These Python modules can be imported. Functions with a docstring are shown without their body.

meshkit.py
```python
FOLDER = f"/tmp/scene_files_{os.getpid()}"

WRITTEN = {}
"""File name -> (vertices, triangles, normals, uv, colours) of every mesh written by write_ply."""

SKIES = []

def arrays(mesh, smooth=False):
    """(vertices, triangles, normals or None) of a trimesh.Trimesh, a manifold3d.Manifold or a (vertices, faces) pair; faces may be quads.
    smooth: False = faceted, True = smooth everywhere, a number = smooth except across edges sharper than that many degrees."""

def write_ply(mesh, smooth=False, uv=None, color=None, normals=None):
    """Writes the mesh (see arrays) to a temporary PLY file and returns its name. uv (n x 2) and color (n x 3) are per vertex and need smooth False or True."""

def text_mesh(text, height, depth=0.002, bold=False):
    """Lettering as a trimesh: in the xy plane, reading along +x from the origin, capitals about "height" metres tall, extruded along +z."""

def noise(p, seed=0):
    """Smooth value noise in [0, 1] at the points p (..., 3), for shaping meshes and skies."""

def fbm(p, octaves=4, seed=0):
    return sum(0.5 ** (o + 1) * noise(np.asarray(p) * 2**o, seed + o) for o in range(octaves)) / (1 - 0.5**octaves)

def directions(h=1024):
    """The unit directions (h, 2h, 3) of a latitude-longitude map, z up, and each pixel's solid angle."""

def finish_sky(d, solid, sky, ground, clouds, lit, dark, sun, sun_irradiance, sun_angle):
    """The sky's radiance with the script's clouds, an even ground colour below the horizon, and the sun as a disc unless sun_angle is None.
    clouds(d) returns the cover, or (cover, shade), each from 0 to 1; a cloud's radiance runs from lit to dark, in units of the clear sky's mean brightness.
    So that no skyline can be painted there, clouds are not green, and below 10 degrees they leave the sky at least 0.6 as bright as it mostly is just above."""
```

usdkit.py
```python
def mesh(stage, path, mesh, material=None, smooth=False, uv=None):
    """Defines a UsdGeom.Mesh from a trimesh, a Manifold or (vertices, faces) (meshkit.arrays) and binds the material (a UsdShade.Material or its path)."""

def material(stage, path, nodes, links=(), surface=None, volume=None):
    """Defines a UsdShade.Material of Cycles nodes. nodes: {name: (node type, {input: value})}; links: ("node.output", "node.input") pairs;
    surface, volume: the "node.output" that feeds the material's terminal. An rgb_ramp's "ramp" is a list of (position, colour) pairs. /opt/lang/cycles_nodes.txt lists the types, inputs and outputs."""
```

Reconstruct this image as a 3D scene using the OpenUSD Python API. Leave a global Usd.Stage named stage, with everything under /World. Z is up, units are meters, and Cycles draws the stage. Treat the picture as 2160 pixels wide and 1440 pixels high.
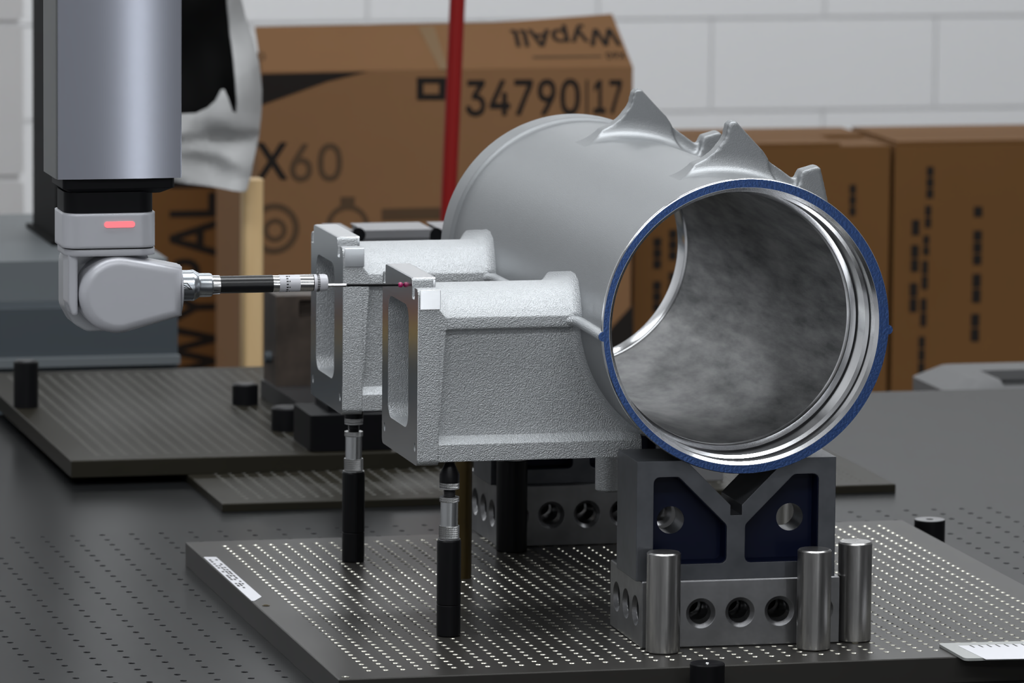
import math, random
import numpy as np
import trimesh, usdkit, meshkit
import manifold3d as m3
from manifold3d import Manifold, CrossSection
from pxr import Usd, UsdGeom, UsdLux, UsdShade, Gf, Sdf

stage = Usd.Stage.CreateInMemory()
UsdGeom.SetStageUpAxis(stage, 'Z'); UsdGeom.SetStageMetersPerUnit(stage, 1.0)
UsdGeom.Xform.Define(stage, '/World')
rnd = random.Random(7)

# ------------------------------------------------------------------ camera
F_PX, YAW, PITCH, ROLL = 12559.87, 0.23644475, 0.13120912, 0.00829331
CAM = np.array([-0.89914335, -4.16896057, 0.80511144])
FW = np.array([math.sin(YAW) * math.cos(PITCH), math.cos(YAW) * math.cos(PITCH), -math.sin(PITCH)])
_r = np.array([math.cos(YAW), -math.sin(YAW), 0.0]); _u = np.cross(_r, FW)
RT, UP = math.cos(ROLL) * _r + math.sin(ROLL) * _u, -math.sin(ROLL) * _r + math.cos(ROLL) * _u
cam = UsdGeom.Camera.Define(stage, '/World/camera')
mat = Gf.Matrix4d(*RT, 0, *UP, 0, *(-FW), 0, *CAM, 1)
cam.AddTransformOp().Set(mat)
cam.CreateHorizontalApertureAttr(36.0); cam.CreateFocalLengthAttr(36.0 * F_PX / 2160)
cam.CreateFocusDistanceAttr(4.43); cam.CreateFStopAttr(16.0)
cam.CreateClippingRangeAttr((0.05, 100.0))
cam.CreateExposureAttr(0.0)

def at(x, y, axis, val):
    """The point of the scene seen at a pixel of the photograph, on the plane axis = val (metres)."""
    d = FW * F_PX + RT * (x - 1080) - UP * (y - 720)
    return CAM + d * ((val - CAM[axis]) / d[axis])

# ------------------------------------------------------------------ lights (ceiling fluorescents, added unseen strip for the quill highlight)
def rect(name, loc, w, h, power, rot=(0, 0, 0), col=(1, 1, 1)):
    l = UsdLux.RectLight.Define(stage, '/World/' + name)
    l.AddTranslateOp().Set(Gf.Vec3d(*loc)); l.AddRotateXYZOp().Set(Gf.Vec3f(*rot))
    l.CreateWidthAttr(w); l.CreateHeightAttr(h); l.CreateIntensityAttr(power); l.CreateColorAttr(Gf.Vec3f(*col))
    return l
COOL = (0.95, 0.98, 1.0)
for k, (x, y, w, h, p) in enumerate([(0.1, 0.08, 3.2, 0.70, 7.5), (-0.6, -2.2, 3.2, 0.5, 9.5), (-0.6, -4.9, 3.2, 0.5, 10.0), (0.3, 1.7, 4.4, 0.4, 3.5), (0.6, 4.5, 5.2, 0.4, 10.5)]):
    rect('ceiling_lamp_light' + ('_%03d' % k if k else ''), (x, y, 2.02), w, h, p, col=COOL)
rect('added_quill_strip_light', (1.40, -6.97, -0.10), 0.13, 1.5, 11.0, rot=(90, 0, 0), col=(0.93, 0.97, 1.0))  # unseen strip light added to draw the bright stripe on the quill
dome = UsdLux.DomeLight.Define(stage, '/World/ambient_sky'); dome.CreateIntensityAttr(0.02)

# ------------------------------------------------------------------ materials
LK = '/World/Looks/'
def lin(c): return tuple(((v / 255.0) / 12.92 if v <= 10 else ((v / 255.0 + 0.055) / 1.055) ** 2.4) for v in c)
def simple(name, col, rough=0.5, metal=0.0, bump=None, bev=0.0, var=None, spec=0.5, extra=None):
    """col linear; bump=(scale, strength, distance); var=(scale, other colour, stretch)"""
    n = {'p': ('principled_bsdf', dict(base_color=col, roughness=rough, metallic=metal, specular_ior_level=spec, **(extra or {})))}
    L = []
    if bump or var:
        n['g'] = ('texture_coordinate', {})
    if var:
        n['m'] = ('mapping', {'scale': var[2] if len(var) > 2 else (1, 1, 1)})
        n['vn'] = ('noise_texture', {'scale': var[0], 'detail': 4.0, 'roughness': 0.6})
        n['r'] = ('rgb_ramp', {'ramp': [(0.3, col), (0.7, var[1])]})
        L += [('g.object', 'm.vector'), ('m.vector', 'vn.vector'), ('vn.fac', 'r.fac'), ('r.color', 'p.base_color')]
    src = None
    if bev:
        n['bv'] = ('bevel', {'radius': bev, 'samples': 4}); src = 'bv.bevel'
    if bump:
        n['bm'] = ('mapping', {'scale': bump[3] if len(bump) > 3 else (1, 1, 1)})
        n['bn'] = ('noise_texture', {'scale': bump[0], 'detail': 2.0})
        n['b'] = ('bump', {'strength': bump[1], 'distance': bump[2]})
        L += [('g.object', 'bm.vector'), ('bm.vector', 'bn.vector'), ('bn.fac', 'b.height')]
        if src: L.append((src, 'b.normal'))
        src = 'b.normal'
    if src: L.append((src, 'p.normal'))
    return usdkit.material(stage, LK + name, n, L, surface='p.BSDF')
M = {}
M['cast'] = simple('cast_aluminium', (0.54, 0.555, 0.57), 0.50, 0.85, bump=(1150, 1.0, 0.0009), bev=0.0012)
M['cast_smooth'] = simple('cast_aluminium_smooth', (0.32, 0.33, 0.34), 0.48, 0.85, bump=(1300, 0.30, 0.0005), bev=0.001)
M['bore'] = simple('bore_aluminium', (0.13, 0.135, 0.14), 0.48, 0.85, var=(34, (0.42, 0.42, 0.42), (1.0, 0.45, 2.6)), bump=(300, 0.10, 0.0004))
M['machined'] = simple('machined_aluminium', (0.78, 0.79, 0.81), 0.16, 1.0, bev=0.0008)
M['machined_face'] = simple('machined_flange_face', (0.60, 0.61, 0.62), 0.17, 1.0)
M['turned'] = simple('turned_aluminium', (0.84, 0.845, 0.86), 0.16, 1.0)
M['blue_rim'] = simple('blue_reflection_aluminium', (0.038, 0.088, 0.27), 0.26, 0.8, var=(420, (0.06, 0.11, 0.26), (1, 1, 1)), bump=(500, 0.35, 0.0004))  # base colour carries the blue reflection of the rim face
M['steel'] = simple('ground_steel', (0.30, 0.30, 0.31), 0.34, 0.9, var=(30, (0.20, 0.20, 0.205), (1, 1, 1)), bump=(500, 0.08, 0.0003), bev=0.0007)
M['steel_pin'] = simple('pin_steel', (0.52, 0.51, 0.50), 0.27, 0.95, var=(18, (0.26, 0.255, 0.25), (6, 6, 0.5)), bump=(500, 0.06, 0.0003), bev=0.0008)
M['vblock'] = simple('v_block_steel', (0.13, 0.135, 0.15), 0.38, 0.7, var=(40, (0.09, 0.095, 0.105)), bev=0.0007)
M['blue_paint'] = simple('dark_blue_paint', (0.0015, 0.004, 0.020), 0.45, spec=0.2)
M['plate'] = simple('dark_anodised_plate', (0.034, 0.032, 0.030), 0.30, 0.1, var=(5, (0.044, 0.042, 0.038), (1, 1, 1)), bev=0.0008, spec=0.16)
M['plate_side'] = simple('bronze_plate', (0.024, 0.022, 0.016), 0.40, 0.1, var=(5, (0.020, 0.018, 0.013)), bev=0.0008, spec=0.10)
M['insert'] = simple('bright_insert', (0.50, 0.485, 0.42), 0.30, 1.0)
M['insert_dull'] = simple('dull_insert', (0.13, 0.128, 0.118), 0.40, 1.0)
M['table'] = simple('black_table', (0.008, 0.0084, 0.009), 0.27, 0.0, var=(6, (0.011, 0.0115, 0.012)), bump=(600, 0.05, 0.0004), spec=0.09)
M['black'] = simple('black_oxide', (0.006, 0.006, 0.007), 0.35, 0.0, bev=0.0005, spec=0.14)
M['black_matte'] = simple('black_plastic', (0.004, 0.004, 0.005), 0.5, bev=0.0006, spec=0.12)
M['carbon'] = simple('black_tube', (0.008, 0.008, 0.009), 0.28, bump=(400, 0.05, 0.0003))
M['knurl'] = simple('knurled_steel', (0.50, 0.50, 0.50), 0.32, 1.0)
M['satin'] = simple('satin_barrel', (0.50, 0.51, 0.52), 0.32, 1.0, bump=(300, 0.05, 0.0002, (0.2, 0.2, 3)))
M['brass'] = simple('dark_brass', (0.06, 0.040, 0.011), 0.45, 0.7)
M['quill'] = simple('anodised_quill', (0.28, 0.29, 0.335), 0.17, 0.85)
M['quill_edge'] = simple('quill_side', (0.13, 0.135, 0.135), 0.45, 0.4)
M['silver'] = simple('silver_paint', (0.47, 0.475, 0.51), 0.33, 0.2, bev=0.003)
M['silver_dark'] = simple('silver_grey', (0.36, 0.37, 0.39), 0.36, 0.3, bev=0.002)
M['chrome'] = simple('chrome', (0.80, 0.80, 0.80), 0.16, 1.0)
M['collar'] = simple('satin_collar', (0.62, 0.66, 0.70), 0.25, 1.0)
M['white_plastic'] = simple('white_probe_sleeve', (0.62, 0.62, 0.66), 0.35)
M['ink'] = simple('black_ink', (0.006, 0.006, 0.006), 0.5)
M['ruby'] = simple('ruby', (0.45, 0.0, 0.12), 0.05, 0.0, extra=dict(coat_weight=1.0))
M['led'] = usdkit.material(stage, LK + 'red_status_light', {'e': ('emission', {'color': (1.0, 0.16, 0.20), 'strength': 0.85}), 'g': ('diffuse_bsdf', {'color': (0.6, 0.2, 0.2)}), 'a': ('add_closure', {})}, [('e.emission', 'a.closure1'), ('g.BSDF', 'a.closure2')], surface='a.closure')
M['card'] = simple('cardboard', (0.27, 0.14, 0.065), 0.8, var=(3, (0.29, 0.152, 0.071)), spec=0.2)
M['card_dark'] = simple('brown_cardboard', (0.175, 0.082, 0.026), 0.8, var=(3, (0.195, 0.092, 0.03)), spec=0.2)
M['print'] = simple('box_print', (0.018, 0.014, 0.012), 0.7, spec=0.2)
M['print_soft'] = simple('box_print_light', (0.11, 0.065, 0.035), 0.7, spec=0.2)
M['pole_shadow'] = simple('painted_pole_shadow', (0.27, 0.17, 0.085), 0.5)  # colour of the red pole's shadow strip on the box flap
M['red'] = simple('red_paint', (0.27, 0.008, 0.007), 0.45, spec=0.3)
M['yellow'] = simple('yellow_paint', (0.55, 0.36, 0.02), 0.4)
M['wood'] = simple('pale_wood', (0.72, 0.48, 0.23), 0.6, var=(9, (0.80, 0.57, 0.30), (6, 6, 0.4)))
M['cloth'] = simple('grey_cloth', (0.55, 0.55, 0.55), 0.9, var=(14, (0.45, 0.45, 0.45)), spec=0.1)
M['cloth_black'] = simple('black_lining', (0.004, 0.004, 0.004), 0.9, spec=0.1)
M['machine'] = simple('blue_grey_machine_paint', (0.055, 0.067, 0.078), 0.45)
M['machine_light'] = simple('grey_machine_cover', (0.13, 0.145, 0.155), 0.5)
M['column'] = simple('black_column', (0.003, 0.003, 0.003), 0.6, spec=0.08)
M['wall'] = simple('white_wall_paint', (0.82, 0.82, 0.825), 0.6, bump=(60, 0.1, 0.002))
M['mortar'] = simple('painted_mortar', (0.73, 0.73, 0.735), 0.7)
M['ceiling'] = simple('ceiling_paint', (0.70, 0.70, 0.70), 0.8)
M['floor'] = simple('grey_floor', (0.34, 0.34, 0.35), 0.5)
M['paper'] = simple('white_label', (0.66, 0.66, 0.70), 0.4)
M['sleeve'] = simple('grey_label_holder', (0.36, 0.37, 0.36), 0.3)
M['rust'] = simple('rusty_steel', (0.035, 0.028, 0.023), 0.5, 0.4, var=(22, (0.10, 0.075, 0.06)))
M['tray'] = simple('grey_tray', (0.13, 0.13, 0.133), 0.6)
M['steel_dark'] = simple('dark_fixture_steel', (0.05, 0.05, 0.053), 0.4, 0.5)
M['fixture'] = simple('grey_fixture_steel', (0.32, 0.32, 0.335), 0.35, 0.7)

# ------------------------------------------------------------------ scene helpers
used = {}
def path_for(parent, name):
    k = (parent, name); n = used.get(k, 0); used[k] = n + 1
    return parent + '/' + (name if n == 0 else '%s_%03d' % (name, n))
def data(p, **kw):
    for k, v in kw.items():
        if v is not None: p.SetCustomDataByKey(k, v)
ORIGIN = {}
def thing(name, label, cat, loc=(0, 0, 0), rotz=0.0, group=None, kind=None):
    p = path_for('/World', name)
    x = UsdGeom.Xform.Define(stage, p); x.AddTranslateOp().Set(Gf.Vec3d(*map(float, loc)))
    if rotz: x.AddRotateZOp().Set(math.degrees(rotz))
    data(x.GetPrim(), label=label, category=cat, group=group, kind=kind)
    ORIGIN[p] = np.array(loc, float)
    return p
def part(parent, name, mesh, material, smooth=30, label=None, kind=None, local=False):
    """A mesh under a thing or a part. Meshes come in world coordinates unless local."""
    v, f, n = meshkit.arrays(mesh, smooth)
    o = np.zeros(3)
    if not local:
        root = '/'.join(parent.split('/')[:3]); o = ORIGIN.get(root, o)
    p = path_for(parent, name)
    usdkit.mesh(stage, p, (v - o, f), M[material], smooth=False)
    if n is not None:
        g = UsdGeom.Mesh.Get(stage, p)
        g.CreateNormalsAttr([Gf.Vec3f(*map(float, a)) for a in n]); g.SetNormalsInterpolation('vertex')
    pr = stage.GetPrimAtPath(p)
    data(pr, label=label, kind=kind)
    return p
def single(name, mesh, material, label, cat, group=None, kind=None, smooth=30):
    p = part('/World', name, mesh, material, smooth, local=True)
    data(stage.GetPrimAtPath(p), label=label, category=cat, group=group, kind=kind)
    return p
def structure(name, label=None):
    p = '/World/' + name
    x = UsdGeom.Xform.Define(stage, p)
    data(x.GetPrim(), kind='structure', label=label, category=name.split('_')[0])
    return p
def copy_of(src, loc, label, rotz=0.0, group=None):
    name = src.split('/')[-1]
    while name[-4:-3] == '_' and name[-3:].isdigit(): name = name[:-4]
    s = stage.GetPrimAtPath(src).GetCustomData()
    p = thing(name, label, s['category'], loc, rotz, group or s.get('group'))
    pr = stage.GetPrimAtPath(p)
    pr.GetReferences().AddInternalReference(Sdf.Path(src)); pr.SetInstanceable(True)
    return p

# ------------------------------------------------------------------ shape helpers
MX = np.array([[0, 0, 1, 0], [1, 0, 0, 0], [0, 1, 0, 0]], float)      # (a, b, h) -> x=h, y=a, z=b
MY = np.array([[1, 0, 0, 0], [0, 0, -1, 0], [0, 1, 0, 0]], float)     # (a, b, h) -> x=a, y=-h, z=b
def cs(pts, r=0.0, seg=24):
    c = CrossSection([[tuple(map(float, p)) for p in pts]], m3.FillRule.NonZero)
    if r: c = c.offset(-r, m3.JoinType.Round, 2.0, seg).offset(2 * r, m3.JoinType.Round, 2.0, seg).offset(-r, m3.JoinType.Round, 2.0, seg)
    return c
def circ(x, y, r, n=32): return CrossSection.circle(r, n).translate((x, y))
def box2(x0, y0, x1, y1, r=0.0, n=24):
    return cs([(x0 + r, y0 + r), (x1 - r, y0 + r), (x1 - r, y1 - r), (x0 + r, y1 - r)]).offset(r, m3.JoinType.Round, 2.0, n) if r else cs([(x0, y0), (x1, y0), (x1, y1), (x0, y1)])
def ex_x(c, x0, x1): return Manifold.extrude(c, x1 - x0).transform(MX).translate((x0, 0, 0))      # polygon (y, z)
def ex_y(c, y0, y1): return Manifold.extrude(c, y1 - y0).transform(MY).translate((0, y1, 0))      # polygon (x, z)
def ex_z(c, z0, z1): return Manifold.extrude(c, z1 - z0).translate((0, 0, z0))                    # polygon (x, y)
def box(x0, y0, z0, x1, y1, z1): return Manifold.cube((x1 - x0, y1 - y0, z1 - z0)).translate((x0, y0, z0))
def lathe_z(prof, seg=48, loc=(0, 0, 0)):
    return Manifold.revolve(cs(prof), seg).translate(tuple(map(float, loc)))
def lathe_y(prof, seg=96, loc=(0, 0, 0)):
    """prof (r, y): revolved about the Y axis"""
    m = Manifold.revolve(cs([(r, -y) for r, y in prof][::-1]), seg)
    return m.transform(MY).translate(tuple(map(float, loc)))
def lathe_x(prof, seg=48, loc=(0, 0, 0)):
    m = Manifold.revolve(cs(prof), seg)                     # (r, x): z axis -> x axis
    return m.transform(MX).translate(tuple(map(float, loc)))
def cyl(x, y, z0, z1, r, seg=40, ch=0.0006):
    return lathe_z([(0, z0), (r - ch, z0), (r, z0 + ch), (r, z1 - ch), (r - ch, z1), (0, z1)], seg, (x, y, 0))
def tri(m):
    if isinstance(m, trimesh.Trimesh): return m
    a = m.to_mesh(); return trimesh.Trimesh(a.vert_properties[:, :3], a.tri_verts, process=False)
def soft(m, length, it=12):
    t = tri(m.refine_to_length(length)); t = trimesh.Trimesh(t.vertices, t.faces, process=True)
    trimesh.smoothing.filter_taubin(t, lamb=0.5, nu=0.53, iterations=it); return t
def poly_sdf(pts, X, Y):
    """signed distance (negative inside) of the points to a closed polygon"""
    p = np.asarray(pts, float); q = np.roll(p, -1, 0); d = np.full(X.shape, 1e9); ins = np.zeros(X.shape, bool)
    for (ax, ay), (bx, by) in zip(p, q):
        ex, ey = bx - ax, by - ay; t = np.clip(((X - ax) * ex + (Y - ay) * ey) / (ex * ex + ey * ey + 1e-18), 0, 1)
        d = np.minimum(d, np.hypot(X - ax - t * ex, Y - ay - t * ey))
        if ay != by: ins ^= ((ay > Y) != (by > Y)) & (X < (bx - ax) * (Y - ay) / (by - ay) + ax)
    return np.where(ins, -d, d)
def smin(a, b, k):
    h = np.clip(0.5 + 0.5 * (b - a) / k, 0, 1); return b * (1 - h) + a * h - k * h * (1 - h)
def surface_net(fn, lo, hi, h):
    """the zero surface of fn(X, Y, Z) as a closed smooth mesh (surface nets)"""
    ax = [np.arange(a, b + h, h) for a, b in zip(lo, hi)]
    G = np.stack(np.meshgrid(*ax, indexing='ij'), -1); Fv = fn(G[..., 0], G[..., 1], G[..., 2])
    for k in range(3):
        sl = [slice(None)] * 3
        for e in (0, -1):
            sl[k] = e; Fv[tuple(sl)] = np.maximum(Fv[tuple(sl)], 1e-5)
    n = np.array(Fv.shape) - 1
    corner = lambda o: Fv[o[0]:o[0] + n[0], o[1]:o[1] + n[1], o[2]:o[2] + n[2]]
    acc = np.zeros((*n, 3)); cnt = np.zeros(n)
    for k in range(3):
        for a in (0, 1):
            for b in (0, 1):
                o = [0, 0, 0]; o[(k + 1) % 3], o[(k + 2) % 3] = a, b; o2 = list(o); o2[k] = 1
                f0, f1 = corner(o), corner(o2); cr = (f0 < 0) != (f1 < 0)
                t = np.where(cr, f0 / np.where(cr, f0 - f1, 1), 0)
                pt = np.broadcast_to(np.array(o, float), (*n, 3)).copy(); pt[..., k] = t
                acc += np.where(cr[..., None], pt, 0); cnt += cr
    on = cnt > 0; idx = -np.ones(n, int); idx[on] = np.arange(on.sum())
    cell = np.argwhere(on); v = np.array(lo) + h * (cell + acc[on] / cnt[on][:, None])
    faces = []
    for k in range(3):
        i, j = (k + 1) % 3, (k + 2) % 3
        sl0 = [slice(1, n[m] ) for m in range(3)]; sl0[k] = slice(0, n[k])
        sl1 = list(sl0); sl1[k] = slice(1, n[k] + 1)
        f0, f1 = Fv[tuple(sl0)], Fv[tuple(sl1)]; cr = np.argwhere((f0 < 0) != (f1 < 0))
        base = cr.copy(); base[:, i] += 1; base[:, j] += 1
        def cid(di, dj):
            c = base.copy(); c[:, i] -= di; c[:, j] -= dj; return idx[c[:, 0], c[:, 1], c[:, 2]]
        q = np.stack([cid(1, 1), cid(0, 1), cid(0, 0), cid(1, 0)], 1)
        flip = (f0 < 0)[tuple(cr.T)] == False
        q[flip] = q[flip][:, ::-1]; faces.append(q)
    q = np.vstack(faces); return trimesh.Trimesh(v, np.vstack([q[:, [0, 1, 2]], q[:, [0, 2, 3]]]), process=False)
def lettering(text, h, depth=0.0004, bold=True, width=None):
    t = meshkit.text_mesh(text, h, depth, bold)
    if width: t.apply_scale([width / (t.bounds[1][0]), 1, 1])
    return t
def face_y(t, x, y, z, rot=0.0):
    """lettering in xy laid on a face that looks to -Y, reading along +X (rot: turned in the face)"""
    t = t.copy(); c, s = math.cos(rot), math.sin(rot)
    t.apply_transform([[c, -s, 0, 0], [s, c, 0, 0], [0, 0, 1, 0], [0, 0, 0, 1]])
    t.apply_transform([[1, 0, 0, x], [0, 0, -1, y], [0, 1, 0, z], [0, 0, 0, 1]]); return t

def holed_plate(x0, y0, x1, y1, z0, z1, gx, gy, r, depth, n=8, inset=0.0):
    """A plate whose top is pierced by a grid of blind holes: gx, gy are the hole lines (evenly spaced)."""
    p = gx[1] - gx[0]; ax, bx, ay, by = gx[0] - p / 2, gx[-1] + p / 2, gy[0] - p / 2, gy[-1] + p / 2
    V, Fc = [], []
    def quad(a, b, c, d):
        i = len(V); V.extend([a, b, c, d]); Fc.extend([(i, i + 1, i + 2), (i, i + 2, i + 3)])
    c = 0.0008; X0, X1, Y0_, Y1_, zc = x0 + c, x1 - c, y0 + c, y1 - c, z1 - c
    quad((X0, Y0_, z1), (X1, Y0_, z1), (X1, ay, z1), (X0, ay, z1)); quad((X0, by, z1), (X1, by, z1), (X1, Y1_, z1), (X0, Y1_, z1))
    quad((X0, ay, z1), (ax, ay, z1), (ax, by, z1), (X0, by, z1)); quad((bx, ay, z1), (X1, ay, z1), (X1, by, z1), (bx, by, z1))
    quad((x0, y0, z0), (x0, y1, z0), (x1, y1, z0), (x1, y0, z0))
    lo = [(x0, y0), (x1, y0), (x1, y1), (x0, y1)]; hi = [(X0, Y0_), (X1, Y0_), (X1, Y1_), (X0, Y1_)]
    for k in range(4):
        p_, q_ = lo[k], lo[(k + 1) % 4]; r_, t_ = hi[(k + 1) % 4], hi[k]
        quad((*p_, z0), (*q_, z0), (*q_, zc), (*p_, zc)); quad((*p_, zc), (*q_, zc), (*r_, z1), (*t_, z1))
    V, Fc = np.array(V, float), np.array(Fc)
    a = (np.arange(n) + 0.5) * 2 * np.pi / n
    ring = np.c_[np.cos(a) * r, np.sin(a) * r]
    sq = ring / np.max(np.abs(ring), axis=1, keepdims=True) * (p / 2)
    cell_v = np.vstack([np.c_[sq, np.zeros(n)], np.c_[ring, np.zeros(n)], np.c_[ring, np.full(n, -depth)], [[0, 0, -depth]]])
    cell_f = []
    corners = [(-1, -1), (1, -1), (1, 1), (-1, 1)]
    cell_v = np.vstack([cell_v, [[cx * p / 2, cy * p / 2, 0] for cx, cy in corners]])
    for k in range(n):
        j = (k + 1) % n
        cell_f += [(k, j, n + j), (k, n + j, n + k), (n + k, n + j, 2 * n + j), (n + k, 2 * n + j, 2 * n + k), (2 * n + k, 2 * n + j, 3 * n)]
        ang = (a[k] + a[j]) / 2 if j else (a[k] + a[0] + 2 * np.pi) / 2
        sk, sj = sq[k], sq[j]
        if abs(abs(sk[0]) - p / 2) < 1e-9 and abs(abs(sj[1]) - p / 2) < 1e-9 or abs(abs(sk[1]) - p / 2) < 1e-9 and abs(abs(sj[0]) - p / 2) < 1e-9:
            if abs(sk[0] - sj[0]) > 1e-9 and abs(sk[1] - sj[1]) > 1e-9:
                for q, (cx, cy) in enumerate(corners):
                    if np.sign(sk[0] + sj[0]) == cx and np.sign(sk[1] + sj[1]) == cy: cell_f.append((k, 3 * n + 1 + q, j))
    cell_f = np.array(cell_f)
    P = np.array([(x, y, z1) for y in gy for x in gx])
    vv = (cell_v[None] + P[:, None]).reshape(-1, 3)
    ff = (cell_f[None] + (np.arange(len(P)) * len(cell_v))[:, None, None]).reshape(-1, 3) + len(V)
    return np.vstack([V, vv]), np.vstack([Fc, ff])
def insert_mesh(r=0.0027, r2=0.0016, d=0.0009, n=12):
    a = np.arange(n) * 2 * np.pi / n; c = np.c_[np.cos(a), np.sin(a)]
    v = np.vstack([np.c_[c * r, np.full(n, 0.00008)], np.c_[c * r * 0.93, np.full(n, 0.00008)], np.c_[c * r2, np.full(n, -d)]])
    f = []
    for k in range(n):
        j = (k + 1) % n
        for b in (0, n): f += [(b + k, b + j, b + n + j), (b + k, b + n + j, b + n + k)]
    return v, np.array(f)
def many(v, f, pts):
    P = np.asarray(pts, float)
    return (v[None] + P[:, None]).reshape(-1, 3), (f[None] + (np.arange(len(P)) * len(v))[:, None, None]).reshape(-1, 3)

# ================================================================== ROOM
ZT = -0.0195                      # table top; the perforated plate's top is z = 0
ZF = -0.92
wall = structure('wall_back', 'white painted block wall behind the cardboard boxes')
WY = 5.6
zc, row = 0.0257, 0
part(wall, 'backing', box(-4.2, WY + 0.005, ZF, 5.6, WY + 0.15, 2.1), 'mortar', smooth=False)
def wall_blocks(x0, x1, zs, joint=0.004):
    for k, z in enumerate(zs):
        xs = x0 - (0.2 if k % 2 else 0.0)
        while xs < x1:
            a, b = max(xs, x0), min(xs + 0.40, x1)
            if b - a > 0.05:
                m = ex_y(box2(a + joint / 2, z + joint / 2, b - joint / 2, z + 0.1586 - joint / 2, 0.004, 8), WY, WY + 0.02)
                part(wall, 'block', m, 'wall', smooth=False)
            xs += 0.40
wall_blocks(-0.4, 3.0, [0.0257 + 0.1586 * k for k in range(-6, 3)])
part(wall, 'upper_blockwork', box(-4.2, WY + 0.002, 0.50, 5.6, WY + 0.03, 2.1), 'wall', smooth=False)
part(wall, 'side_blockwork', box(-4.2, WY + 0.002, ZF, -0.405, WY + 0.03, 0.50), 'wall', smooth=False)
part(wall, 'side_blockwork', box(3.01, WY + 0.002, ZF, 5.6, WY + 0.03, 0.50), 'wall', smooth=False)
def slab(name, label, a, mat_):
    p = part('/World', name, box(*a), mat_, smooth=False, local=True)
    data(stage.GetPrimAtPath(p), kind='structure', label=label, category=name.split('_')[0])
slab('floor', 'grey workshop floor under the table', (-4.2, -7.0, ZF - 0.1, 5.6, WY + 0.15, ZF), 'floor')
slab('ceiling', 'pale ceiling over the workshop', (-4.2, -7.0, 2.1, 5.6, WY + 0.15, 2.2), 'ceiling')
slab('wall_left', 'plain white wall left of the workshop', (-4.3, -7.0, ZF, -4.2, WY + 0.15, 2.1), 'wall')
slab('wall_right', 'plain white wall right of the workshop', (5.6, -7.0, ZF, 5.7, WY + 0.15, 2.1), 'wall')
slab('wall_front', 'plain white wall behind the camera', (-4.2, -7.1, ZF, 5.6, -7.0, 2.1), 'wall')
# white pier at the left of the picture
a, b = at(-60, 560, 1, 3.4), at(50, 300, 1, 3.4)
pier = structure('wall_pier', 'white painted block pier at the left edge of the picture')
zj = at(20, 376, 1, 3.4)[2]
for k in range(-5, 5):
    part(pier, 'block', ex_y(box2(a[0] - 0.25, zj + 0.2 * k + 0.004, b[0], zj + 0.2 * k + 0.196, 0.005, 8), 3.4, 3.6), 'wall', smooth=False)
part(pier, 'core', box(a[0] - 0.25, 3.405, ZF, b[0] - 0.005, 3.595, 2.1), 'mortar', smooth=False)

# ================================================================== TABLE
table = thing('inspection_table', 'large black steel inspection table with a grid of small holes in its top', 'table', (0, 0, ZT))
P1 = 0.0254
gx = [-0.2220 + P1 * k for k in range(38)]; gy = [-0.0640 + P1 * k for k in range(33)]
part(table, 'table_top', holed_plate(-0.262, -0.75, 1.30, 1.47, ZT - 0.05, ZT, gx, gy, 0.0030, 0.008), 'table', smooth=False)
pts = [(x, y, ZT) for y in gy for x in gx]
part(table, 'hole_rim', many(*insert_mesh(0.0031, 0.0027, 0.0005, 8), pts), 'steel_dark', smooth=False, kind='stuff')
for (x, y) in ((-0.17, -0.65), (1.20, -0.65), (-0.17, 1.37), (1.20, 1.37)):
    part(table, 'leg', box(x - 0.04, y - 0.04, ZF, x + 0.04, y + 0.04, ZT - 0.05), 'black_matte')
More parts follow.
